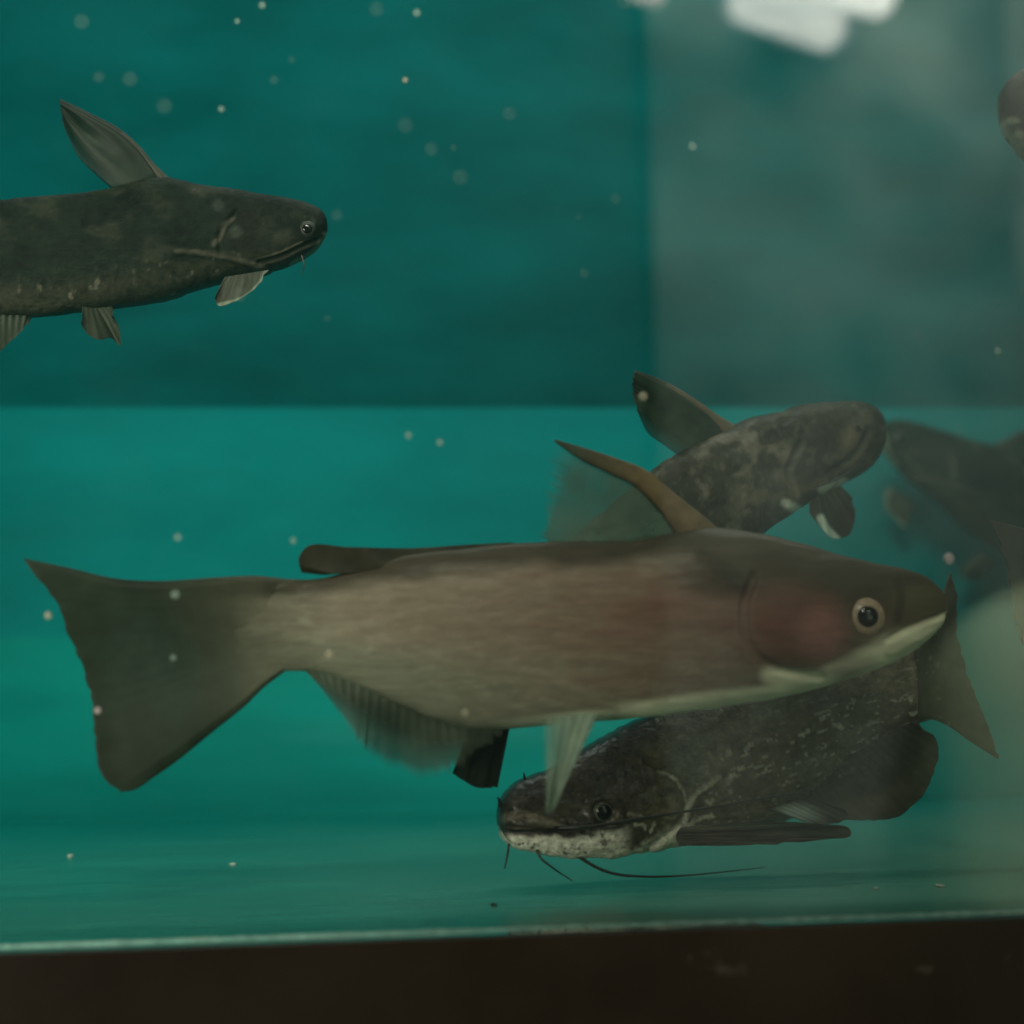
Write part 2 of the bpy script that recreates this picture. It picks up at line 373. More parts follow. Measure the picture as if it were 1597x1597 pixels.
# ------------------------------------------------------------------ fish builder
class Fish:
    def __init__(s, plane, stations, name, label, width, colf, mat, dispf=None, nl=300, nr=120, group='catfish in the aquarium', wz=0.0, bend=None):
        """stations: (top x, top y, bottom x, bottom y, half width as a fraction of half height)"""
        s.pl = plane; s.bend = bend or (lambda u: 0.0)
        st_ = cr(stations, nl); s.V = []; X = []; Y = []; Q = []
        c0 = plane.p((stations[0][0]+stations[0][2])/2, (stations[0][1]+stations[0][3])/2)
        mid = stations[len(stations)//2]
        root_loc = plane.p((mid[0]+mid[2])/2, mid[3]); s.root = empty(name, root_loc, label, 'fish', group)
        ang = np.linspace(0, 2*np.pi, nr, endpoint=False)
        tops = [plane.p(a[0], a[1]) for a in st_]; bots = [plane.p(a[2], a[3]) for a in st_]
        pos = np.zeros((nl, nr, 3)); nrm = np.zeros((nl, nr, 3)); px = np.zeros((nl, nr)); py = np.zeros((nl, nr)); side = np.zeros((nl, nr))
        N = np.array(plane.n)
        for i in range(nl):
            T = np.array(tops[i]); B = np.array(bots[i]); c = (T+B)/2; V = (T-B)/2; H = np.linalg.norm(V)
            w = H*st_[i][4]*width
            ca, sa = np.cos(ang), np.sin(ang)
            # slightly pear shaped section: widest below the middle line
            sx = np.sign(sa)*np.abs(sa)**0.62
            off = sx*w*(1-0.12*ca)
            pos[i] = c[None]+ca[:, None]*V[None]+off[:, None]*N[None]+(N*s.bend(i/(nl-1)))[None]
            nn = ca[:, None]*(V/H)[None]/max(H, 1e-5)+sa[:, None]*N[None]/max(w, 1e-5); nrm[i] = nn/np.linalg.norm(nn, axis=1)[:, None]
            px[i] = (st_[i][0]+st_[i][2])/2+ca*(st_[i][0]-st_[i][2])/2; py[i] = (st_[i][1]+st_[i][3])/2+ca*(st_[i][1]-st_[i][3])/2
            side[i] = sa
        # pattern coordinates are those of the side that faces the viewer, mirrored onto the far side
        mir = np.array([k if math.sin(ang[k]) >= 0 else (nr-k) % nr for k in range(nr)])
        jx, jy = project(pos[:, mir].reshape(-1, 3)); px = jx.reshape(nl, nr); py = jy.reshape(nl, nr)
        xx, yy, qq, ss = px.ravel(), py.ravel(), np.tile(np.cos(ang), nl), side.ravel()
        if dispf is not None:
            d = dispf(xx, yy, qq, ss).reshape(nl, nr); pos = pos+nrm*d[:, :, None]
        uu = np.repeat(np.linspace(0, 1, nl), nr)
        cols = np.clip(colf(xx, yy, qq, uu), 0.001, 1); cols = np.c_[cols, np.ones(len(cols))]
        verts = [Vector(v) for v in pos.reshape(-1, 3)]
        f = []
        for i in range(nl-1):
            for k in range(nr):
                f.append((i*nr+k, i*nr+(k+1) % nr, (i+1)*nr+(k+1) % nr, (i+1)*nr+k))
        f.append(tuple(range(nr))[::-1]); f.append(tuple((nl-1)*nr+k for k in range(nr)))
        s.body = mesh_obj('body', verts, f, mat, s.root, cols=cols)
        s.px, s.py, s.side, s.pos, s.nrm = xx, yy, ss, pos.reshape(-1, 3), nrm.reshape(-1, 3)
    def surf(s, px, py, near=True):
        m = (s.side > 0) if near else (s.side < 0)
        d = np.where(m, np.hypot(s.px-px, s.py-py), 1e9); i = int(np.argmin(d))
        return Vector(s.pos[i]), Vector(s.nrm[i])
    def off(s, px, py, near=True):
        p, _ = s.surf(px, py, near); return (p-s.pl.o).dot(s.pl.n)
    def eye(s, px, py, r, iris, pup, pr=0.55, flat=0.55, near=True, ring=None, sink=0.15):
        """domed eye: coloured ball with a darker pupil lens"""
        p, n = s.surf(px, py, near); rad = r*s.pl.mpp
        n = (n*0.75+s.pl.n*(0.25 if near else -0.25)).normalized()
        q = n.to_track_quat('Z', 'Y').to_matrix()
        def dome(name, rr_, hgt, lift, mat, parent, rim=False):
            v = []; f = []; nr_, na = 14, 36
            for i in range(nr_+1):
                t = i/nr_*math.pi*0.5
                for k in range(na):
                    a = 2*math.pi*k/na
                    v.append(p+q@Vector((rr_*math.sin(t)*math.cos(a), rr_*math.sin(t)*math.sin(a), lift+hgt*math.cos(t))))
            for k in range(na):      # skirt going into the head
                a = 2*math.pi*k/na; v.append(p+q@Vector((rr_*math.cos(a)*1.05, rr_*math.sin(a)*1.05, lift-0.35*rr_)))
            for i in range(nr_+1):
                for k in range(na): f.append((i*na+k, i*na+(k+1) % na, (i+1)*na+(k+1) % na, (i+1)*na+k))
            return mesh_obj(name, v, f, mat, parent)
        e = dome('eye', rad, rad*flat, -rad*sink, iris, s.root)
        pu = dome('pupil', rad*pr, rad*0.22, rad*(flat-sink)-rad*0.13, pup, s.root)
        pu.parent = e; pu.location = (0, 0, 0)
        return e
    def barbel(s, pts, r0, r1, mat, label=None):
        """pts: (px, py, offset from the fish plane in m)"""
        P = cr(pts, 40); v = []; f = []; n = 10
        W3 = [s.pl.p(a[0], a[1], a[2]) for a in P]
        for i, p in enumerate(W3):
            t = (W3[min(i+1, 39)]-W3[max(i-1, 0)]).normalized(); u = t.cross(Vector((0.1, 0.3, 1))).normalized(); w = t.cross(u)
            r = r0+(r1-r0)*(i/39)
            for k in range(n): a = 2*math.pi*k/n; v.append(p+(u*math.cos(a)+w*math.sin(a))*r)
        for i in range(39):
            for k in range(n): f.append((i*n+k, i*n+(k+1) % n, (i+1)*n+(k+1) % n, (i+1)*n+k))
        f.append(tuple(range(n))[::-1]); f.append(tuple(39*n+k for k in range(n)))
        return mesh_obj('barbel', v, f, mat, s.root)
    def fin(s, name, base, edge, colf, mat, alphaf=None, off=0.0, off1=None, th=0.004, nrays=14, rag=2.0, wave=0.003, nu=120, nv=60, label=None, seed=0, rayd=0.35, tipth=0.0005, side=1):
        """membrane between a root curve and an outer edge, with fin rays; off/off1: offsets of root/edge from the fish plane"""
        B = cr(base, nu); E = cr(edge, nu); off1 = off if off1 is None else off1
        uu = np.linspace(0, 1, nu)
        E = E + (rag*(vnoise(uu*nrays*2.0+seed, np.full(nu, 5.5+seed))-0.5)*2)[:, None]
        grid = []
        sg = np.repeat(uu, nv); rg = np.tile(np.linspace(0, 1, nv), nu)
        x = B[:, 0][:, None]*(1-np.linspace(0, 1, nv))+E[:, 0][:, None]*np.linspace(0, 1, nv)
        y = B[:, 1][:, None]*(1-np.linspace(0, 1, nv))+E[:, 1][:, None]*np.linspace(0, 1, nv)
        x = x.ravel(); y = y.ravel()
        rays = 0.5+0.5*np.cos(2*np.pi*sg*nrays)
        thk = (th*(1-rg)**1.3+tipth)*(0.9+0.2*rays)
        endt = np.minimum(1, np.minimum(sg, 1-sg)*25+0.08); thk = thk*endt
        wv = wave*rg*np.sin(sg*7+seed)+wave*0.5*rg*np.sin(sg*17+2+seed)+off+(off1-off)*rg
        v = [s.pl.p(a, b, w+t/2) for a, b, w, t in zip(x, y, wv, thk)]+[s.pl.p(a, b, w-t/2) for a, b, w, t in zip(x, y, wv, thk)]
        n = nu*nv; f = []
        for i in range(nu-1):
            for k in range(nv-1):
                a = i*nv+k; q = (a, a+1, a+nv+1, a+nv); f.append(q); f.append(tuple(n+z for z in q[::-1]))
        for i in range(nu-1):
            a = i*nv; f.append((a, a+nv, n+a+nv, n+a)); a = i*nv+nv-1; f.append((a+nv, a, n+a, n+a+nv))
        for k in range(nv-1):
            a = k; f.append((a+1, a, n+a, n+a+1)); a = (nu-1)*nv+k; f.append((a, a+1, n+a+1, n+a))
        c = colf(x, y, sg, rg)*(1-rayd*0.5+rayd*rays)[:, None]; c = np.clip(c, 0.001, 1); c = np.c_[c, np.ones(len(c))]
        al = np.ones(n) if alphaf is None else np.clip(alphaf(x, y, sg, rg), 0, 1)
        o = mesh_obj(name, v, f, mat, s.root, cols=np.r_[c, c], fa=np.r_[al, al])
        if label: o['label'] = label
        return o
def flat(c):
    return lambda x, y, s, r: np.tile(np.array(c), (len(x), 1))*(0.8+0.5*fbm(x/18, y/18))[:, None]

M_dark = plain('dark_barbel_skin', (0.012, 0.012, 0.008), 0.35)
M_pupil = plain('black_pupil', (0.004, 0.0035, 0.003), 0.08)
M_iris_pale = plain('pale_ringed_iris', (0.50, 0.38, 0.26), 0.3, 0.2, 400)
M_iris_dark = plain('dark_grey_iris', (0.10, 0.11, 0.085), 0.12, 0.3, 500)
M_iris_grey = plain('green_grey_iris', (0.016, 0.02, 0.014), 0.5, 0.3, 500)
M_fin = fin_mat('fin_membrane')

# ================================================================== A: the big pale catfish in front
plA = Plane(760, 980, 0.075, 0)
A_st = [ (1478, 950, 1477, 954, 0.5), (1473, 930, 1470, 968, 0.55), (1460, 913, 1452, 990, 0.55), (1438, 898, 1426, 1012, 0.56), (1410, 888, 1393, 1032, 0.58),
 (1370, 880, 1350, 1049, 0.6), (1320, 869, 1300, 1065, 0.62), (1255, 851, 1235, 1083, 0.62), (1180, 833, 1165, 1096, 0.58), (1100, 823, 1095, 1106, 0.52),
 (1040, 834, 1040, 1114, 0.48), (980, 845, 980, 1121, 0.45), (900, 845, 900, 1126, 0.42), (820, 847, 820, 1134, 0.40), (740, 854, 740, 1136, 0.38), (680, 860, 680, 1122, 0.36),
 (620, 870, 620, 1098, 0.34), (560, 888, 560, 1070, 0.32), (500, 902, 500, 1050, 0.30), (440, 902, 445, 1046, 0.25), (390, 899, 395, 1040, 0.18), (330, 903, 330, 1030, 0.10), (270, 915, 272, 1010, 0.05) ]
def A_col(x, y, q, u):
    n = fbm(x/60, y/14); n2 = fbm(x/25, y/7+40); n3 = fbm(x/90+7, y/45+3)
    back = np.array((0.045, 0.038, 0.022)); flank = np.array((0.255, 0.232, 0.170))
    c = np.tile(flank, (len(x), 1))*(0.72+0.35*n+0.25*fbm(x/16, y/5+70))[:, None]
    c = mixc(c, (0.36, 0.35, 0.27), 0.65*sm(0.50, 0.75, n2)*sm(0.85, 0.3, q))
    # reddish side, strongest forward
    red = sm(450, 900, x)*(blob(x, y, 900, 930, 420, 60, -1, 0.8)*0.45+blob(x, y, 1060, 990, 200, 85, -6, 0.7)*0.6)
    c = mixc(c, (0.22, 0.108, 0.078), np.clip(red*(0.3+1.1*fbm(x/70+3, y/18)), 0, 0.85))
    c = mixc(c, (0.25, 0.19, 0.14), 0.4*sm(420, 600, x)*sm(0.8, 0.4, q)*sm(-0.5, 0.0, q))
    c = mixc(c, (0.21, 0.115, 0.085), 0.7*blob(x, y, 1040, 945, 60, 35, 0, 0.8))
    # grey-green lower rear
    c = mixc(c, (0.19, 0.215, 0.15), 0.7*sm(900, 650, x)*sm(-0.0, -0.7, q))
    # dark back
    bk = sm(0.55, 0.86, q+0.25*(n3-0.5)+0.1*sm(600, 400, x)); c = mixc(c, back, bk*0.93)
    c = mixc(c, (0.055, 0.045, 0.026), 0.8*blob(x, y, 1180, 870, 120, 45, 10, 0.6))
    c = mixc(c, (0.045, 0.036, 0.02), 0.75*blob(x, y, 1120, 910, 75, 22, 12, 0.7))
    c = mixc(c, (0.03, 0.028, 0.015), 0.6*stroke(x, y, [(1095, 868), (1130, 890), (1160, 915)], 16))
    c = mixc(c, (0.11, 0.10, 0.07), 0.6*blob(x, y, 1150, 850, 50, 20, 8, 0.7))
    # tail stem
    c = mixc(c, (0.048, 0.055, 0.034), 0.92*sm(540, 330, x))
    # head: brown, gill cover red
    hd = sm(1150, 1240, x); c = mixc(c, (0.085, 0.058, 0.028), hd*0.85*(0.7+0.4*n3))
    c = mixc(c, (0.065, 0.055, 0.034), 0.85*blob(x, y, 1330, 895, 170, 38, 9, 0.6))
    c = mixc(c, (0.19, 0.068, 0.046), 0.9*blob(x, y, 1225, 975, 72, 48, 0, 0.9))
    c = mixc(c, (0.38, 0.165, 0.14), 0.85*blob(x, y, 1282, 985, 34, 36, 0, 0.8))
    c = mixc(c, (0.24, 0.17, 0.13), 0.6*blob(x, y, 1160, 972, 14, 26, 0, 0.8))
    c = mixc(c, (0.115, 0.105, 0.045), 0.9*blob(x, y, 1440, 940, 45, 26, 8, 0.5))
    c = mixc(c, (0.045, 0.034, 0.015), 0.7*stroke(x, y, [(1400, 965), (1405, 935), (1400, 905)], 8))
    # pale belly edge and lower jaw
    bel = sm(-0.76, -0.86, q)*sm(930, 1010, x)*sm(1330, 1260, x); c = mixc(c, (0.92, 0.93, 0.68), bel)
    c = mixc(c, (0.75, 0.80, 0.60), 0.95*sm(-0.84, -0.92, q)*sm(750, 900, x)*sm(1000, 930, x))
    tri = stroke(x, y, [(1205, 1050), (1240, 1063), (1290, 1062)], 22)*sm(1035, 1050, y); c = mixc(c, (0.92, 0.92, 0.66), tri)
    jaw = stroke(x, y, [(1300, 1062), (1345, 1040), (1400, 1010), (1440, 982), (1462, 968)], 27)*sm(-0.15, -0.4, q); c = mixc(c, (0.94, 0.94, 0.66), 0.97*jaw)
    c = mixc(c, (0.36, 0.29, 0.24), 0.7*blob(x, y, 1325, 1045, 35, 16, -15, 0.7))
    return c
def A_disp(x, y, q, s):
    d = -0.0022*stroke(x, y, [(1472, 958), (1440, 970), (1405, 985), (1385, 998)], 5)
    d = d - 0.0020*stroke(x, y, [(1175, 900), (1160, 950), (1170, 1010), (1215, 1045), (1280, 1056)], 8)
    d = d + 0.0020*blob(x, y, 1235, 975, 75, 60, 0, 0.6)
    d = d + 0.0015*stroke(x, y, [(1390, 1010), (1440, 985), (1462, 968)], 12)
    d = d - 0.0025*blob(x, y, 1355, 960, 34, 34, 0, 0.4)
    d = d + 0.0012*(fbm(x/40, y/12)-0.5)
    d = d - 0.0016*stroke(x, y, [(1420, 905), (1432, 915)], 5)
    return d
A = Fish(plA, A_st, 'catfish', 'largest catfish, pale brown with a red cheek, in front of the others', 1.0, A_col,
         skin_mat('pale_wet_skin', 0.5, 0.10, 170, (0.35, 1, 1.8), 0.16, coat=0.06), A_disp, nl=420, nr=150)
A.eye(1353, 960, 31, M_iris_pale, M_pupil, 0.56, 0.5)
A.eye(1353, 960, 31, M_iris_pale, M_pupil, 0.56, 0.5, near=False)
def tailA(x, y, s, r):
    b0 = A_col(x, y, np.clip((975-y)/75, -1, 1), x)
    c = np.tile(np.array((0.013, 0.024, 0.013)), (len(x), 1))*(0.6+0.8*fbm(x/35, y/35))[:, None]
    c = mixc(c, (0.030, 0.052, 0.038), 0.7*blob(x, y, 260, 1040, 95, 75, 20, 0.8))
    f = sm(0.60, 0.10, r)[:, None]; return c*(1-f)+b0*f
A.fin('tail_fin', [(410, 900), (425, 935), (430, 975), (425, 1015), (405, 1048)][0:1]+[(420, 935), (425, 975), (425, 1015), (430, 1048)],
      [(36, 870), (62, 905), (88, 940), (105, 985), (128, 1040), (143, 1090), (148, 1150), (156, 1205), (175, 1233)], tailA, M_fin,
      off=0, th=0.010, nrays=13, rag=2.5, wave=0.004, rayd=0.12) if False else None
# tail built as a lobed fan so both outer edges keep their curve
def lobed(fish, name, root, top, bot, trail, colf, mat, **kw):
    """root: short curve; top/bot: outer edges from root to tip; trail: edge between tips. Coons style fan"""
    nu, nv = 130, 80
    Rt = cr(root, nu); Tr = cr(trail, nu); Tp = cr(top, nv); Bt = cr(bot, nv)
    u = np.linspace(0, 1, nu)[:, None, None]; v = np.linspace(0, 1, nv)[None, :, None]
    G = (1-v)*Rt[:, None]+v*Tr[:, None]+(1-u)*Tp[None]+u*Bt[None]-((1-u)*(1-v)*Rt[0]+(1-u)*v*Tr[0]+u*(1-v)*Rt[-1]+u*v*Tr[-1])
    x = G[:, :, 0].ravel(); y = G[:, :, 1].ravel(); sg = np.repeat(np.linspace(0, 1, nu), nv); rg = np.tile(np.linspace(0, 1, nv), nu)
    nrays = kw.get('nrays', 16); rays = 0.5+0.5*np.cos(2*np.pi*sg*nrays)
    th = kw.get('th', 0.012); wave = kw.get('wave', 0.004); off = kw.get('off', 0.0); off1 = kw.get('off1', off)
    y = y + kw.get('rag', 2.0)*(vnoise(sg*40, rg*0+3)-0.5)*sm(0.7, 1, rg); x = x + kw.get('rag', 2.0)*(vnoise(sg*40, rg*0+9)-0.5)*2*sm(0.7, 1, rg)
    thk = (th*(1-rg)**1.2*(0.5+0.5*sm(-0.02, 0.1, rg))+0.0009)*(1.0+0.03*(rays-0.5)*sm(0.3, 0.7, rg))*np.minimum(1, np.sqrt(np.minimum(sg, 1-sg))*4+0.12)
    wv = off+(off1-off)*rg+wave*rg*np.sin(sg*6+1)
    pts = [fish.pl.p(a, b, w+t/2) for a, b, w, t in zip(x, y, wv, thk)]+[fish.pl.p(a, b, w-t/2) for a, b, w, t in zip(x, y, wv, thk)]
    n = nu*nv; f = []
    for i in range(nu-1):
        for k in range(nv-1):
            a = i*nv+k; q = (a, a+1, a+nv+1, a+nv); f.append(q); f.append(tuple(n+z for z in q[::-1]))
    for i in range(nu-1):
        a = i*nv; f.append((a, a+nv, n+a+nv, n+a)); a = i*nv+nv-1; f.append((a+nv, a, n+a, n+a+nv))
    for k in range(nv-1):
        f.append((k+1, k, n+k, n+k+1)); a = (nu-1)*nv+k; f.append((a, a+1, n+a+1, n+a))
    c = colf(x, y, sg, rg)*(1-0.03+0.06*rays*sm(0.35, 0.8, rg))[:, None]; c = np.c_[np.clip(c, 0.001, 1), np.ones(n)]
    al = np.clip(kw['alphaf'](x, y, sg, rg), 0, 1) if 'alphaf' in kw else np.ones(n)
    return mesh_obj(name, pts, f, mat, fish.root, cols=np.r_[c, c], fa=np.r_[al, al])
lobed(A, 'tail_fin', [(445, 903), (442, 940), (441, 975), (442, 1010), (446, 1046)],
      [(445, 903), (400, 898), (330, 901), (250, 906), (180, 902), (110, 886), (36, 870)],
      [(446, 1046), (412, 1072), (380, 1103), (330, 1143), (280, 1184), (240, 1213), (212, 1232), (190, 1236)],
      [(36, 870), (60, 903), (88, 938), (105, 985), (128, 1040), (143, 1090), (148, 1150), (158, 1208), (190, 1236)],
      tailA, M_fin, th=0.0102, off=0.0, nrays=17)
# adipose fin
A.fin('adipose_fin', [(505, 897), (560, 892), (620, 882), (680, 874), (800, 858)], [(470, 893), (466, 872), (480, 853), (540, 853), (640, 855), (720, 850), (800, 846)],
      flat((0.022, 0.024, 0.012)), M_fin, th=0.007, nrays=3, rag=1, wave=0.001, rayd=0.05, tipth=0.004)
# dorsal fin: thick leading spine and thin see-through membrane
def dorA(x, y, s, r):
    c = np.tile(np.array((0.09, 0.16, 0.12)), (len(x), 1))*(0.8+0.4*fbm(x/25, y/25))[:, None]
    return c
def spine(fish, name, c0, w0, colr, mat=None, off=0.0, th=0.008):
    pts = cr(c0, 60); ws = cr([(i/(len(w0)-1)*100, a) for i, a in enumerate(w0)], 60)[:, 1]
    t = np.gradient(pts, axis=0); t /= np.linalg.norm(t, axis=1)[:, None]; nrm_ = np.c_[-t[:, 1], t[:, 0]]
    v = []; f = []; k0 = 16; cc = []
    for i in range(60):
        for k in range(k0):
            a = 2*math.pi*k/k0; e = pts[i]+nrm_[i]*ws[i]*math.cos(a)
            v.append(fish.pl.p(e[0], e[1], off+math.sin(a)*th*0.5*(ws[i]/max(w0))))
            g = colr(e[0], e[1], i/59); cc.append((*g, 1))
    for i in range(59):
        for k in range(k0): f.append((i*k0+k, i*k0+(k+1) % k0, (i+1)*k0+(k+1) % k0, (i+1)*k0+k))
    f.append(tuple(range(k0))[::-1]); f.append(tuple(59*k0+k for k in range(k0)))
    return mesh_obj(name, v, f, mat or M_fin, fish.root, cols=cc, fa=np.ones(len(v)))
def spc(x, y, t):
    m = min(1, max(0, (t-0.45)/0.45)); a = tuple(p*(1-m)+q*m for p, q in zip((0.15, 0.11, 0.055), (0.04, 0.055, 0.035)))
    k = 0.8+0.4*float(vnoise(np.array([x/9]), np.array([y/9]))[0]); return tuple(q*k for q in a)
lobed(A, 'dorsal_fin', [(1100, 838), (1040, 842), (960, 846), (880, 848)], [(1100, 838), (1060, 810), (1025, 770), (985, 742), (930, 718), (868, 690)],
      [(880, 848), (860, 846), (845, 835)], [(868, 690), (856, 725), (852, 765), (848, 800), (845, 835)], dorA, M_fin,
      alphaf=lambda x, y, s, r: (0.75-0.35*r)*(0.7+0.6*fbm(x/30, y/30))*(1-0.95*sm(0.8, 1.0, r)), th=0.004, nrays=9, rag=7, wave=0.003)
spine(A, 'dorsal_spine', [(1105, 850), (1078, 822), (1040, 782), (1000, 746), (955, 726), (910, 708), (865, 687)], [30, 24, 17, 15, 13, 10, 2], spc, off=0.004, th=0.010)
# anal fin: soft see-through fan under the rear belly
A.fin('anal_fin', [(470, 1040), (540, 1055), (620, 1088), (700, 1118), (800, 1125)], [(492, 1062), (530, 1115), (575, 1175), (640, 1208), (690, 1207), (725, 1192), (765, 1158), (803, 1132)],
      lambda x, y, s, r: mixc(np.tile(np.array((0.085, 0.11, 0.078)), (len(x), 1))*(0.7+0.6*fbm(x/30, y/30))[:, None], (0.028, 0.045, 0.03), 0.75*blob(x, y, 590, 1115, 80, 26, 20, 0.7)), M_fin,
      alphaf=lambda x, y, s, r: (1-0.55*sm(0.15, 0.95, r))*(1-sm(0.8, 1.0, r)*0.85), th=0.007, nrays=22, rag=7, wave=0.006, rayd=0.2)
# near pelvic fin, pale spike hanging down
A.fin('pelvic_fin', [(842, 1122), (865, 1118), (900, 1115), (938, 1112)], [(850, 1262), (854, 1272), (858, 1270), (866, 1258)],
      lambda x, y, s, r: np.tile(np.array((0.34, 0.45, 0.34)), (len(x), 1))*(0.8+0.4*fbm(x/14, y/40))[:, None], M_fin,
      alphaf=lambda x, y, s, r: (0.95-0.25*r)*sm(0, 0.25, s)*sm(1.0, 0.86, s)*(0.5+0.5*sm(0.2, 0.7, s)), off=0.030, off1=0.052, th=0.004, nrays=6, rag=1, wave=0.002, rayd=0.2)
# far pelvic fin, dark
A.fin('pelvic_fin', [(800, 1110), (770, 1110), (740, 1112)], [(776, 1228), (762, 1229), (742, 1228), (724, 1218), (704, 1205)],
      flat((0.012, 0.018, 0.012)), M_fin, off=-0.02, off1=-0.035, th=0.004, nrays=7, rag=1.5, wave=0.002, label='dark far side pelvic fin')
A.fin('pectoral_fin', [(1120, 1075), (1160, 1080), (1190, 1085)], [(1000, 1098), (1010, 1108), (1060, 1110)],
      flat((0.12, 0.11, 0.08)), M_fin, off=-0.04, off1=-0.05, th=0.004, nrays=7, rag=1.5, wave=0.002)

# ================================================================== D: dark catfish lying on the floor, facing left
plD = Plane(880, 1340, 0.150, 9)
D_st = [ (777, 1272, 777, 1290, 0.9), (778, 1254, 783, 1306, 1.05), (789, 1234, 797, 1320, 1.0), (815, 1216, 822, 1329, 0.95), (850, 1203, 855, 1335, 0.9), (890, 1180, 895, 1338, 0.85),
 (935, 1152, 935, 1338, 0.78), (985, 1126, 985, 1332, 0.72), (1040, 1102, 1045, 1322, 0.68), (1100, 1080, 1110, 1312, 0.6), (1170, 1058, 1180, 1292, 0.54), (1240, 1040, 1250, 1265, 0.48),
 (1310, 1026, 1320, 1218, 0.42), (1370, 1018, 1380, 1165, 0.36), (1420, 1012, 1430, 1128, 0.28), (1450, 1008, 1455, 1120, 0.15), (1470, 1010, 1470, 1110, 0.08) ]
def D_col(x, y, q, u):
    n = fbm(x/26, y/16); n2 = fbm((x-0.25*y)/13, (y+0.28*x)/5+20); n3 = fbm(x/70, y/50)
    c = np.tile(np.array((0.150, 0.130, 0.076)), (len(x), 1))*(0.2+1.4*n)[:, None]
    c = mixc(c, (0.20, 0.19, 0.125), 0.6*sm(0.5, 0.75, n3)*sm(1000, 1150, x))
    c = mixc(c, (0.55, 0.55, 0.42), 0.85*sm(0.63, 0.72, n2)*sm(1040, 1160, x)*(0.25+0.75*stroke(x, y, [(1120, 1235), (1220, 1190), (1320, 1150), (1440, 1130)], 55)))  # pale dashes paint wet glints of the overhead light into the skin
    hd = sm(1060, 980, x); c = mixc(c, (0.022, 0.017, 0.010), hd*0.95*(1.1-0.4*n))
    c = mixc(c, (0.075, 0.060, 0.038), 0.6*blob(x, y, 985, 1255, 28, 55, 10, 0.7))
    c = mixc(c, (0.07, 0.065, 0.05), 0.6*stroke(x, y, [(945, 1150), (930, 1185)], 9, 6, 5))
    # pale chin with dark freckles
    ch = sm(-0.42, -0.56, q+0.22*(fbm(x/14, y/9)-0.5))*sm(785, 800, x)*sm(992, 955, x)
    ch = np.maximum(ch, sm(-0.86, -0.92, q+0.08*(n2-0.5))*sm(985, 900, x))
    c = mixc(c, (0.97, 0.93, 0.78), ch)
    c = mixc(c, (0.03, 0.02, 0.012), ch*0.8*sm(0.66, 0.73, fbm(x/10+5, y/7+2)))
    # upper lip
    c = mixc(c, (0.16, 0.135, 0.09), 0.8*stroke(x, y, [(788, 1276), (810, 1270), (850, 1281), (872, 1292)], 8, 3))
    c = mixc(c, (0.010, 0.008, 0.005), 0.95*stroke(x, y, [(776, 1296), (810, 1299), (850, 1297), (880, 1296)], 5))
    # white gill edge and marks
    c = mixc(c, (0.85, 0.85, 0.68), stroke(x, y, [(1010, 1335), (1035, 1322), (1055, 1305), (1068, 1285)], 22, 5, 6)*sm(1280, 1296, y))
    c = mixc(c, (0.8, 0.8, 0.62), stroke(x, y, [(960, 1334), (1010, 1330), (1060, 1322), (1085, 1320)], 9, 3, 8))
    for pts, w, k in (([(1068, 1283), (1072, 1262), (1085, 1240), (1105, 1225), (1121, 1212)], 3.6, 0.9), ([(1028, 1203), (1050, 1212), (1066, 1232), (1072, 1250)], 2.6, 0.75),
                   ([(1062, 1294), (1085, 1280), (1110, 1272)], 4, 0.8), ([(1014, 1296), (1020, 1284)], 3, 0.8), ([(990, 1286), (1005, 1288), (1006, 1294)], 2.6, 0.6),
                   ([(1103, 1250), (1108, 1254), (1112, 1248)], 3.5, 0.8), ([(905, 1325), (930, 1322), (965, 1318)], 3, 0.8), ([(980, 1270), (1000, 1272)], 3, 0.3)):
        c = mixc(c, (0.75, 0.75, 0.56), 0.85*k*stroke(x, y, pts, w, 2.5, 5))
    return c
def D_disp(x, y, q, s):
    d = -0.0022*stroke(x, y, [(776, 1296), (810, 1299), (850, 1297), (880, 1296)], 4)
    d = d-0.0018*stroke(x, y, [(1010, 1325), (1055, 1290), (1072, 1250), (1050, 1212), (1010, 1185)], 6)
    d = d+0.0010*stroke(x, y, [(1068, 1283), (1085, 1240), (1121, 1212)], 6)
    d = d+0.0030*(fbm(x/30, y/22)-0.5)+0.0012*(fbm(x/9, y/7)-0.5)
    d = d-0.0015*blob(x, y, 942, 1267, 17, 17, 0, 0.4)+0.0018*(blob(x, y, 942, 1267, 30, 30, 0, 0.3)-blob(x, y, 942, 1267, 19, 19, 0, 0.3))
    d = d+0.0015*stroke(x, y, [(786, 1280), (850, 1284), (880, 1290)], 8)
    return d
M_dskin = skin_mat('dark_mottled_wet_skin', 0.22, 0.9, 260, (1, 1, 1.3), 0.45, coat=0.5, spec=0.4)
D = Fish(plD, D_st, 'catfish', 'dark mottled catfish with white chin lying low near the tank floor, facing left', 0.85, D_col, M_dskin, D_disp, nl=420, nr=190)
D.eye(942, 1267, 16, M_iris_dark, M_pupil, 0.72, 0.6)
D.eye(942, 1267, 16, M_iris_dark, M_pupil, 0.72, 0.6, near=False)
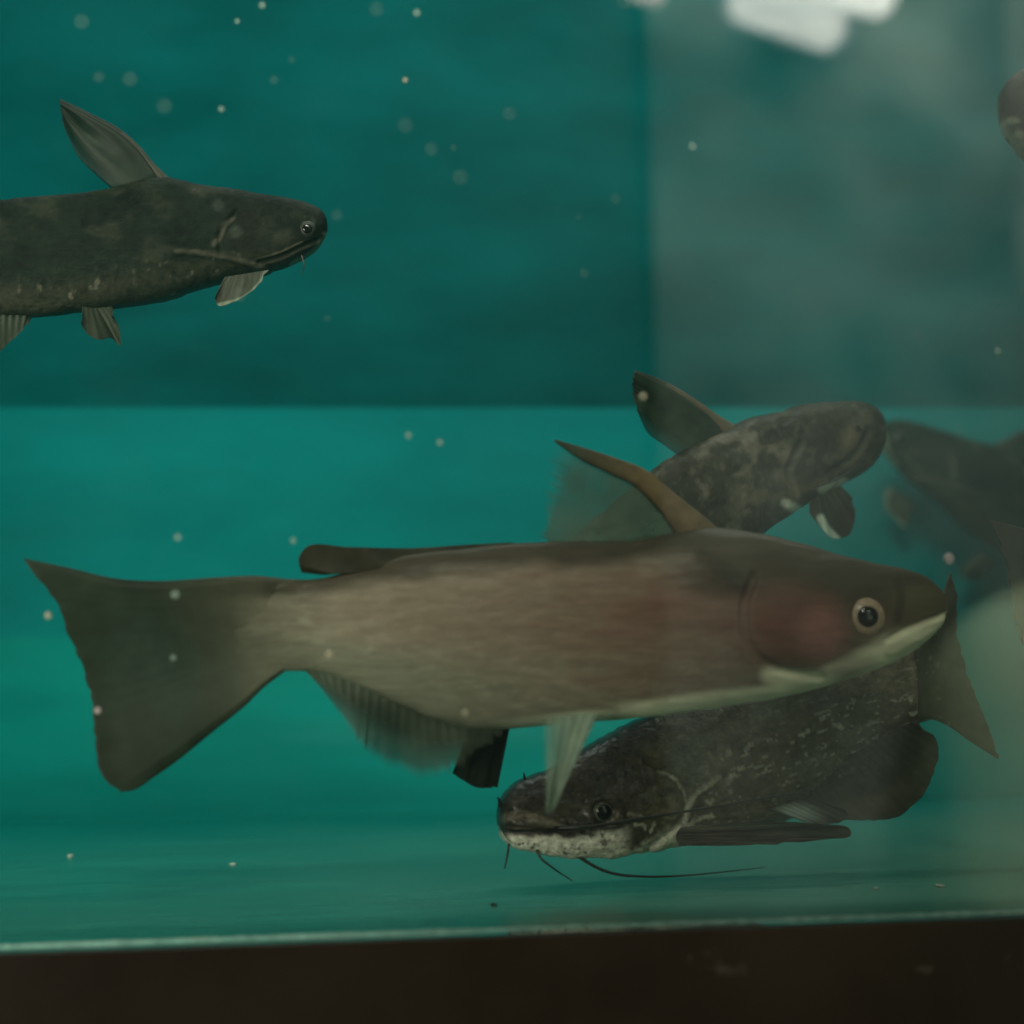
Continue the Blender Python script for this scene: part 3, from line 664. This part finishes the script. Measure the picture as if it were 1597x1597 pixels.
lobed(D, 'tail_fin', [(1425, 1013), (1430, 1040), (1432, 1070), (1432, 1100), (1430, 1128)],
      [(1425, 1013), (1440, 992), (1458, 960), (1470, 925), (1482, 890)], [(1430, 1128), (1450, 1122), (1478, 1132), (1512, 1156), (1559, 1185)],
      [(1482, 890), (1493, 930), (1492, 980), (1505, 1040), (1522, 1085), (1540, 1130), (1559, 1185)],
      lambda x, y, s, r: mixc(np.tile(np.array((0.05, 0.052, 0.034)), (len(x), 1))*(0.45+1.0*fbm(x/14, y/14))[:, None], (0.17, 0.165, 0.11), 0.7*sm(0.62, 0.75, fbm(x/12, y/10))*sm(0.7, 0.2, r)),
      M_fin, th=0.010, off=0.004, off1=0.0, nrays=12, wave=0.002)
def finD(x, y, s, r):
    c = np.tile(np.array((0.070, 0.066, 0.048)), (len(x), 1))*(0.5+1.0*fbm(x/16, y/14))[:, None]
    return mixc(c, (0.18, 0.18, 0.14), 0.55*sm(0.60, 0.8, fbm(x/10, y/7))*sm(0.65, 0.1, r))
D.fin('anal_fin', [(1225, 1245), (1280, 1205), (1340, 1170), (1400, 1135), (1432, 1122)], [(1250, 1272), (1290, 1276), (1345, 1279), (1400, 1274), (1437, 1243), (1458, 1200), (1464, 1165), (1455, 1146), (1438, 1140)],
      finD, M_fin, off=0.010, off1=0.020, th=0.008, nrays=20, rag=1.5, wave=0.002, rayd=0.12)
D.fin('pectoral_fin', [(1062, 1290), (1055, 1300), (1055, 1310), (1060, 1319)], [(1180, 1280), (1240, 1282), (1290, 1286), (1325, 1292), (1326, 1302), (1290, 1308), (1200, 1316), (1130, 1320)],
      lambda x, y, s, r: mixc(np.tile(np.array((0.060, 0.055, 0.042)), (len(x), 1))*(0.2+1.5*fbm(x/30, y/4))[:, None], (0.16, 0.17, 0.13), 0.7*sm(1298, 1288, y)*sm(1290, 1150, x)), M_fin,
      off=0.026, off1=0.045, th=0.004, nrays=9, rag=2.5, wave=0.003, rayd=0.5)
D.fin('pelvic_fin', [(1200, 1262), (1235, 1252), (1262, 1240)], [(1262, 1285), (1310, 1282), (1322, 1272), (1318, 1262)],
      lambda x, y, s, r: mixc(np.tile(np.array((0.05, 0.05, 0.042)), (len(x), 1)), (0.28, 0.34, 0.29), 0.8*blob(x, y, 1245, 1266, 32, 12, 10, 0.8)), M_fin,
      off=0.024, off1=0.034, th=0.004, nrays=7, rag=2, wave=0.002, rayd=0.4)
D.fin('dorsal_fin', [(1130, 1072), (1090, 1084), (1050, 1098)], [(1200, 1010), (1180, 1020), (1150, 1040)], flat((0.03, 0.03, 0.02)), M_fin, th=0.005, nrays=6)
o1, o2, o3, o4 = D.off(868, 1292)+0.002, D.off(838, 1322), D.off(900, 1332)*0.8, D.off(793, 1312)
D.barbel([(864, 1291, o1-0.003), (905, 1291, o1+0.006), (960, 1283, o1+0.008), (1053, 1268, o1+0.009), (1178, 1247, o1+0.010), (1290, 1228, o1+0.012)], 0.0013, 0.0002, M_dark)
D.barbel([(900, 1334, o3), (925, 1350, o3+0.004), (955, 1362, o3+0.008), (1000, 1367, o3+0.010), (1060, 1366, o3+0.010), (1192, 1353, o3+0.010)], 0.0010, 0.0002, M_dark)
D.barbel([(836, 1318, o2-0.003), (842, 1336, o2), (860, 1352, o2+0.003), (893, 1374, o2+0.005)], 0.0009, 0.0003, M_dark)
D.barbel([(794, 1316, o4*0.6), (791, 1335, o4*0.6), (787, 1355, o4*0.6)], 0.0008, 0.0004, M_dark)
D.barbel([(780, 1258, 0.006), (779, 1250, 0.007), (776, 1243, 0.008)], 0.0014, 0.0004, M_dark)
D.barbel([(820, 1221, 0.004), (818, 1213, 0.004), (817, 1205, 0.004)], 0.0014, 0.0003, M_dark)

# ================================================================== C: catfish at the upper left
plC = Plane(300, 380, 0.22, 0)
C_st = [ (511, 352, 511, 360, 0.9), (508, 338, 504, 375, 1.05), (498, 327, 490, 391, 0.95), (480, 319, 468, 405, 0.85), (450, 312, 440, 417, 0.78), (410, 305, 402, 426, 0.72), (365, 297, 358, 437, 0.66), (315, 291, 310, 450, 0.6),
 (262, 280, 258, 467, 0.54), (225, 282, 222, 474, 0.50), (180, 294, 175, 481, 0.46), (120, 303, 118, 487, 0.42), (50, 309, 50, 494, 0.40), (-50, 317, -50, 485, 0.36), (-150, 335, -150, 465, 0.30), (-240, 352, -240, 435, 0.22), (-300, 358, -300, 430, 0.12), (-330, 362, -330, 425, 0.06) ]
def C_col(x, y, q, u):
    n = fbm(x/34, y/26); n2 = fbm(x/10, y/9)
    c = np.tile(np.array((0.006, 0.010, 0.006)), (len(x), 1))*(0.3+1.4*n)[:, None]
    c = mixc(c, (0.026, 0.030, 0.019), 0.6*sm(0.55, 0.75, fbm(x/60, y/40+9)))
    c = mixc(c, (0.038, 0.038, 0.024), 0.6*sm(-0.35, -0.8, q)*(0.4+0.9*fbm(x/5, y/40)))
    c = mixc(c, (0.10, 0.10, 0.075), 0.8*sm(0.70, 0.8, n2)*sm(-0.3, -0.7, q)*sm(420, 350, x))
    c = mixc(c, (0.10, 0.10, 0.075), 0.6*stroke(x, y, [(365, 338), (350, 350), (345, 365), (334, 380)], 4.5, 3))
    c = mixc(c, (0.07, 0.07, 0.05), 0.6*stroke(x, y, [(275, 391), (320, 395), (355, 402), (390, 410), (420, 421)], 4, 2.5))
    c = mixc(c, (0.07, 0.07, 0.05), 0.5*blob(x, y, 305, 298, 14, 6, 20, 0.8)+0.5*blob(x, y, 440, 370, 16, 9, -20, 0.8))
    c = mixc(c, (0.20, 0.22, 0.15), 0.85*stroke(x, y, [(506, 366), (497, 383), (480, 398), (455, 411)], 4.5, 2))
    c = mixc(c, (0.20, 0.19, 0.13), 0.5*stroke(x, y, [(470, 379), (440, 393), (410, 404)], 3, 1))
    c = mixc(c, (0.012, 0.012, 0.008), 0.8*stroke(x, y, [(488, 374), (465, 385), (440, 397), (410, 409)], 3.0))
    c = mixc(c, (0.018, 0.018, 0.013), 0.5*blob(x, y, 385, 360, 40, 32, 0, 0.7))
    return c
def C_disp(x, y, q, s):
    d = -0.0030*stroke(x, y, [(500, 372), (465, 387), (440, 399), (405, 409)], 4)-0.002*stroke(x, y, [(368, 332), (345, 365), (345, 395)], 6)
    return d+0.0012*(fbm(x/30, y/24)-0.5)+0.0006*(fbm(x/8, y/8)-0.5)+0.0015*stroke(x, y, [(275, 391), (355, 402), (420, 421)], 5)
M_cskin = skin_mat('dark_grey_green_skin', 0.5, 0.5, 200, (1, 1, 1.2), 0.5, coat=0.0, spec=0.07)
Cf = Fish(plC, C_st, 'catfish', 'dark grey catfish at the upper left, facing right with its raised dorsal fin', 0.9, C_col, M_cskin, C_disp, nl=330, nr=140)
Cf.eye(479, 357, 13, M_iris_grey, M_pupil, 0.6, 0.5); Cf.eye(479, 357, 13, M_iris_grey, M_pupil, 0.6, 0.5, near=False)
def dorC(x, y, s, r): return np.tile(np.array((0.010, 0.018, 0.011)), (len(x), 1))*(0.5+1.0*fbm(x/22, y/22))[:, None]
lobed(Cf, 'dorsal_fin', [(254, 284), (232, 292), (205, 296), (180, 300)], [(254, 284), (238, 262), (215, 232), (185, 205), (140, 180), (93, 155)],
      [(180, 300), (152, 275), (125, 248), (106, 212), (98, 186)], [(93, 155), (95, 170), (98, 186)], dorC, M_fin, alphaf=lambda x, y, s, r: 0.97-0.4*sm(0.6, 1.0, s), th=0.006, nrays=8, rag=2, wave=0.004)
spine(Cf, 'dorsal_spine', [(262, 290), (238, 262), (215, 232), (185, 205), (140, 180), (93, 155)], [11, 6, 4.5, 4, 3, 1], lambda x, y, t: (0.04, 0.04, 0.028) if t < 0.5 else (0.016, 0.018, 0.012))
Cf.fin('pectoral_fin', [(420, 421), (400, 424), (375, 428), (350, 432)], [(416, 424), (408, 438), (390, 456), (365, 470), (340, 476), (335, 458)],
       lambda x, y, s, r: mixc(np.tile(np.array((0.04, 0.045, 0.032)), (len(x), 1)), (0.16, 0.20, 0.15), 0.8*stroke(x, y, [(416, 422), (405, 442), (380, 464), (340, 476)], 3.5)), M_fin,
       off=0.030, off1=0.040, th=0.005, nrays=7, rag=2, wave=0.002, rayd=0.3)
Cf.fin('pelvic_fin', [(128, 478), (145, 480), (176, 478)], [(128, 500), (136, 521), (158, 530), (174, 528), (186, 538), (184, 510), (172, 488)], flat((0.022, 0.028, 0.018)), M_fin, off=0.02, off1=0.03, th=0.004, nrays=7, rag=5, wave=0.003, rayd=0.5)
Cf.fin('anal_fin', [(52, 488), (0, 486), (-70, 478), (-140, 462), (-190, 450)], [(45, 505), (14, 535), (-20, 560), (-80, 562), (-150, 520), (-200, 465)], flat((0.02, 0.028, 0.018)), M_fin, th=0.006, nrays=22, rag=2, wave=0.003)
Cf.fin('adipose_fin', [(-120, 335), (-170, 342), (-220, 352)], [(-150, 318), (-210, 318), (-250, 335)], flat((0.03, 0.03, 0.02)), M_fin, th=0.006, nrays=3, rayd=0.05, tipth=0.002)
lobed(Cf, 'tail_fin', [(-300, 358), (-302, 390), (-300, 430)], [(-300, 358), (-350, 340), (-410, 300), (-450, 280)], [(-300, 430), (-350, 455), (-400, 500), (-440, 530)],
      [(-450, 280), (-442, 340), (-438, 400), (-438, 460), (-440, 530)], lambda x, y, s, r: np.tile(np.array((0.03, 0.035, 0.025)), (len(x), 1))*(0.5+fbm(x/20, y/20))[:, None], M_fin)
Cf.barbel([(470, 398, 0.012), (474, 412, 0.013), (472, 428, 0.013)], 0.0006, 0.0003, M_dark)

# ================================================================== B: catfish behind the big one, coming forward to the right
plB = Plane(1340, 690, 0.30, 32)
B_st = [ (1371, 668, 1369, 690, 0.8), (1366, 650, 1362, 708, 1.0), (1352, 634, 1342, 732, 1.0), (1322, 625, 1312, 752, 0.9), (1275, 627, 1264, 778, 0.8), (1215, 642, 1215, 808, 0.72), (1160, 657, 1168, 842, 0.66), (1105, 682, 1128, 880, 0.6),
 (1050, 714, 1075, 905, 0.54), (1000, 750, 1025, 925, 0.48), (940, 800, 970, 945, 0.42), (880, 850, 910, 960, 0.36), (830, 885, 850, 965, 0.28), (780, 915, 795, 970, 0.18), (750, 925, 760, 968, 0.08) ]
def B_col(x, y, q, u):
    n = fbm(x/30+4, y/26+8)
    c = np.tile(np.array((0.030, 0.029, 0.019)), (len(x), 1))*(0.5+1.0*n)[:, None]
    c = mixc(c, (0.16, 0.15, 0.11), 0.75*sm(0.5, 0.72, fbm(x/26+9, y/20))*sm(-0.9, -0.1, q)*sm(1300, 1200, x))
    c = mixc(c, (0.16, 0.14, 0.09), 0.7*blob(x, y, 1325, 695, 16, 30, 10, 0.7)+0.0*x)
    c = mixc(c, (0.13, 0.12, 0.09), 0.6*blob(x, y, 1347, 655, 12, 12, 0, 0.8)+0.5*stroke(x, y, [(1236, 708), (1232, 735), (1240, 765)], 8))
    c = mixc(c, (0.016, 0.014, 0.010), 0.75*blob(x, y, 1278, 705, 36, 38, 0, 0.7)+0.0*x)
    c = mixc(c, (0.014, 0.013, 0.010), 0.7*stroke(x, y, [(1352, 672), (1340, 700), (1318, 722), (1290, 738)], 6))
    c = mixc(c, (0.14, 0.12, 0.07), 0.6*stroke(x, y, [(1180, 780), (1240, 768), (1285, 752)], 8))
    c = mixc(c, (0.10, 0.10, 0.07), 0.5*sm(0.55, 0.75, fbm(x/9+2, y/9)))
    c = mixc(c, (0.62, 0.70, 0.58), stroke(x, y, [(1285, 764), (1300, 758), (1315, 752)], 9, 2)+stroke(x, y, [(1222, 784), (1245, 795), (1268, 812)], 8, 3)*sm(1210, 1225, x))
    return c
M_bskin = skin_mat('dark_brown_skin', 0.45, 0.5, 150, (1, 1, 1.2), 0.35, coat=0.03)
Bf = Fish(plB, B_st, 'catfish', 'brown catfish just above and behind the biggest one, turned towards the viewer', 0.8, B_col, M_bskin, lambda x, y, q, s: 0.004*(fbm(x/30, y/24)-0.5)-0.003*stroke(x, y, [(1352, 672), (1340, 700), (1318, 722), (1290, 738)], 6)-0.003*stroke(x, y, [(1250, 690), (1232, 735), (1240, 770)], 7), nl=300, nr=130)
Bf.eye(1338, 668, 9, M_iris_grey, M_pupil, 0.6, 0.4); Bf.eye(1338, 668, 9, M_iris_grey, M_pupil, 0.6, 0.5, near=False)
def dorB(x, y, s, r): return dorC(x, y, s, r)*np.array((2.8, 2.7, 2.7))
lobed(Bf, 'dorsal_fin', [(1135, 676), (1115, 688), (1090, 700), (1060, 712)], [(1135, 676), (1115, 655), (1090, 635), (1050, 608), (1020, 592), (990, 579)],
      [(1060, 712), (1035, 694), (1010, 675), (995, 640)], [(990, 579), (986, 600), (988, 620), (995, 640)], dorB, M_fin, alphaf=lambda x, y, s, r: 0.95-0.4*sm(0.6, 1.0, s), th=0.007, nrays=8, rag=2, wave=0.004)
spine(Bf, 'dorsal_spine', [(1140, 676), (1115, 655), (1090, 635), (1050, 608), (1020, 592), (990, 579)], [15, 9, 7, 6, 4, 1.5], lambda x, y, t: (0.12, 0.105, 0.07) if t < 0.7 else (0.05, 0.05, 0.035))
Bf.fin('pectoral_fin', [(1262, 772), (1285, 764), (1312, 758)], [(1262, 800), (1278, 820), (1300, 840), (1322, 835), (1333, 805), (1328, 775)], 
       lambda x, y, s, r: mixc(np.tile(np.array((0.028, 0.030, 0.02)), (len(x), 1))*(0.6+0.8*fbm(x/12, y/12))[:, None], (0.45, 0.58, 0.48), 0.9*stroke(x, y, [(1280, 808), (1290, 826), (1306, 842)], 7)), M_fin,
       off=0.010, off1=0.016, th=0.006, nrays=7, rag=2, wave=0.003, rayd=0.25)
Bf.fin('anal_fin', [(980, 940), (940, 952), (880, 962)], [(985, 965), (930, 1010), (870, 985)], flat((0.03, 0.035, 0.025)), M_fin, th=0.006, nrays=14)
lobed(Bf, 'tail_fin', [(780, 917), (778, 940), (780, 970)], [(780, 917), (745, 900), (720, 880)], [(780, 970), (750, 985), (725, 1005)], [(720, 880), (735, 910), (740, 945), (735, 975), (725, 1005)],
      lambda x, y, s, r: np.tile(np.array((0.03, 0.035, 0.025)), (len(x), 1)), M_fin)
Bf.barbel([(1362, 700, 0.012), (1345, 722, 0.02), (1310, 745, 0.03), (1260, 765, 0.04)], 0.0012, 0.0004, M_dark)

# ================================================================== three more catfish, copies of C, at the right of the tank
def copy_fish(src, label, loc, rz, sc=(1, 1, 1), ry=0.0):
    r = src.root.copy(); COL.objects.link(r); r['label'] = label
    r.location = loc; r.rotation_euler = (0, ry, rz); r.scale = sc
    for ch in [o for o in bpy.data.objects if o.parent == src.root]:
        c = ch.copy(); COL.objects.link(c); c.parent = r
        for g in [o for o in bpy.data.objects if o.parent == ch]:
            d = g.copy(); COL.objects.link(d); d.parent = c
    return r
rl = Cf.root.location
def off_at(px, py, y, src_px):      # where the root must stand so that source pixel src_px lands near (px,py) at depth y
    return plC.p(*src_px)-rl, Plane(px, py, y, 0).o
# far one, blurred by the murk
v, t = off_at(1380, 672, 0.76, (505, 355)); Gf = copy_fish(Cf, 'dim dark catfish far back in the murk at the right', t, R(180+6), (1.15, 1.15, 1.15), R(-24))
mw = Gf.rotation_euler.to_matrix(); Gf.location = t - mw@(v*1.15)
# tail entering at the right edge
v, t = off_at(1534, 808, 0.20, (-450, 280)); Ef = copy_fish(Cf, 'dark tail of a catfish reaching in at the right edge', t, 0.0, (1.25, 1.25, 1.25), R(-12))
Ef.location = t - Ef.rotation_euler.to_matrix()@(v*1.25)
# snout entering top right
v, t = off_at(1558, 175, 0.20, (511, 356)); Ff = copy_fish(Cf, 'brownish snout of a catfish at the top right edge', t, R(180-8), (2.0, 2.0, 2.0), 0)
Ff.location = t - Ff.rotation_euler.to_matrix()@(v*2.0)

# ================================================================== bubbles and specks
def ball(name, c, r, mat, label, group=None, cat='bubble'):
    v = []; f = []; na, nb_ = 14, 8
    for i in range(nb_+1):
        t = math.pi*i/nb_
        for k in range(na): a = 2*math.pi*k/na; v.append(Vector((max(math.sin(t), 1e-3)*math.cos(a), math.sin(t)*math.sin(a)+0, math.cos(t)))*r)
    for i in range(nb_):
        for k in range(na): f.append((i*na+k, i*na+(k+1) % na, (i+1)*na+(k+1) % na, (i+1)*na+k))
    o = mesh_obj(name, v, f, mat); o.location = c; o.scale = (1, 0.45, 1); return tag(o, label, cat, group)
def bub(name, col, alpha):
    t = NT(name); b = t.n('ShaderNodeBsdfPrincipled'); b.inputs['Base Color'].default_value = (*col, 1); b.inputs['Roughness'].default_value = 0.25
    b.inputs['Alpha'].default_value = alpha; t.l(b.outputs[0], t.out.inputs[0]); return t.m
M_b1 = bub('bubble_clear', (0.5, 0.7, 0.62), 0.2); M_b4 = bub('speck_faint', (0.45, 0.6, 0.5), 0.025); M_b2 = bub('bubble_amber', (0.6, 0.56, 0.42), 0.5); M_b3 = bub('bubble_pink', (0.8, 0.68, 0.7), 0.6)
named = [ (637, 679, 9, M_b1, 'pale bubble, left one of the close pair above the big fish'), (686, 690, 9, M_b1, 'pale bubble, right one of the close pair above the big fish'),
 (514, 1021, 11, M_b2, 'amber bubble in front of the big fish just ahead of its tail'), (273, 927, 10, M_b1, 'clear bubble in front of the upper edge of the big tail'),
 (1480, 871, 12, M_b3, 'pinkish bubble just above the snout of the biggest fish'), (1080, 228, 10, M_b1, 'clear bubble under the bright reflection at the upper right'),
 (277, 838, 9, M_b1, 'clear bubble in the water above the big tail'), (457, 843, 8, M_b1, 'clear bubble beside the tip of the adipose fin'),
 (632, 125, 6, M_b2, 'tiny amber bubble near the top centre'), (650, 20, 9, M_b1, 'faint bubble at the top edge near the centre'),
 (409, 8, 8, M_b1, 'bright rimmed bubble at the top edge left of centre'), (370, 33, 6, M_b1, 'small bubble below the one at the top edge'),
 (345, 170, 7, M_b1, 'small bubble right of the raised dorsal fin at the upper left'), (270, 1026, 7, M_b1, 'faint bubble in front of the middle of the big tail'),
 (152, 1108, 7, M_b3, 'small pale bubble on the trailing edge of the big tail'), (1003, 618, 10, M_b2, 'faint bubble over the raised fin of the rear brown catfish'),
 (75, 960, 8, M_b2, 'amber bubble left of the big tail'), (1556, 547, 8, M_b1, 'faint bubble near the right edge at mid height'),
 (725, 1112, 9, M_b2, 'faint amber bubble on the lower belly of the big fish') ]
for px_, py_, r, m, lab in named:
    y = 0.006 if m is not M_b1 else 0.012
    p = Plane(px_, py_, y, 0); ball('bubble', p.o, r*p.mpp*0.72, m, lab)
k = 0
for i in range(30):
    px_ = random.uniform(20, 1580); py_ = random.betavariate(1.1, 1.7)*820
    if px_ > 1000 and py_ < 250: continue
    p = Plane(px_, py_, random.choice((0.004, 0.006, 0.01, 0.03, 0.06)), 0)
    ball('water_speck', p.o, random.uniform(5, 13)*p.mpp, M_b4, 'tiny faint speck drifting in the teal water', 'specks drifting in the water', 'speck'); k += 1

# ================================================================== small bits lying on the tank floor
def floor_at(px, py):
    d = ray(px, py); return C + d*((0.0-C.z)/d.z)
M_pale = plain('pale_waste', (0.5, 0.55, 0.45), 0.7, 0.2, 300); M_brn = plain('dark_waste', (0.02, 0.03, 0.02), 0.7, 0.2, 300)
for px_, py_, r, m, lab in ((110, 1336, 0.0026, M_pale, 'pale fleck on the floor at the lower left, nearest the left edge'), (363, 1348, 0.0016, M_pale, 'tiny pale fleck on the floor below the big tail'),
    (413, 1224, 0.0024, M_brn, 'small dark crumb on the floor right of the big tail tip'), (1366, 1386, 0.0017, M_pale, 'pale fleck on the pale floor at the lower right'),
    (1466, 1383, 0.0024, M_pale, 'longer pale fleck nearest the lower right corner'), (770, 1412, 0.0022, M_brn, 'dark smear of waste on the floor by the front seal')):
    p = floor_at(px_, py_); o = ball('floor_fleck', p+Vector((0, 0, r*0.25)), r, m, lab, None, 'debris'); o.scale = (1.6, 0.8, 0.35)
    o.rotation_euler = (0, 0, px_*0.7)
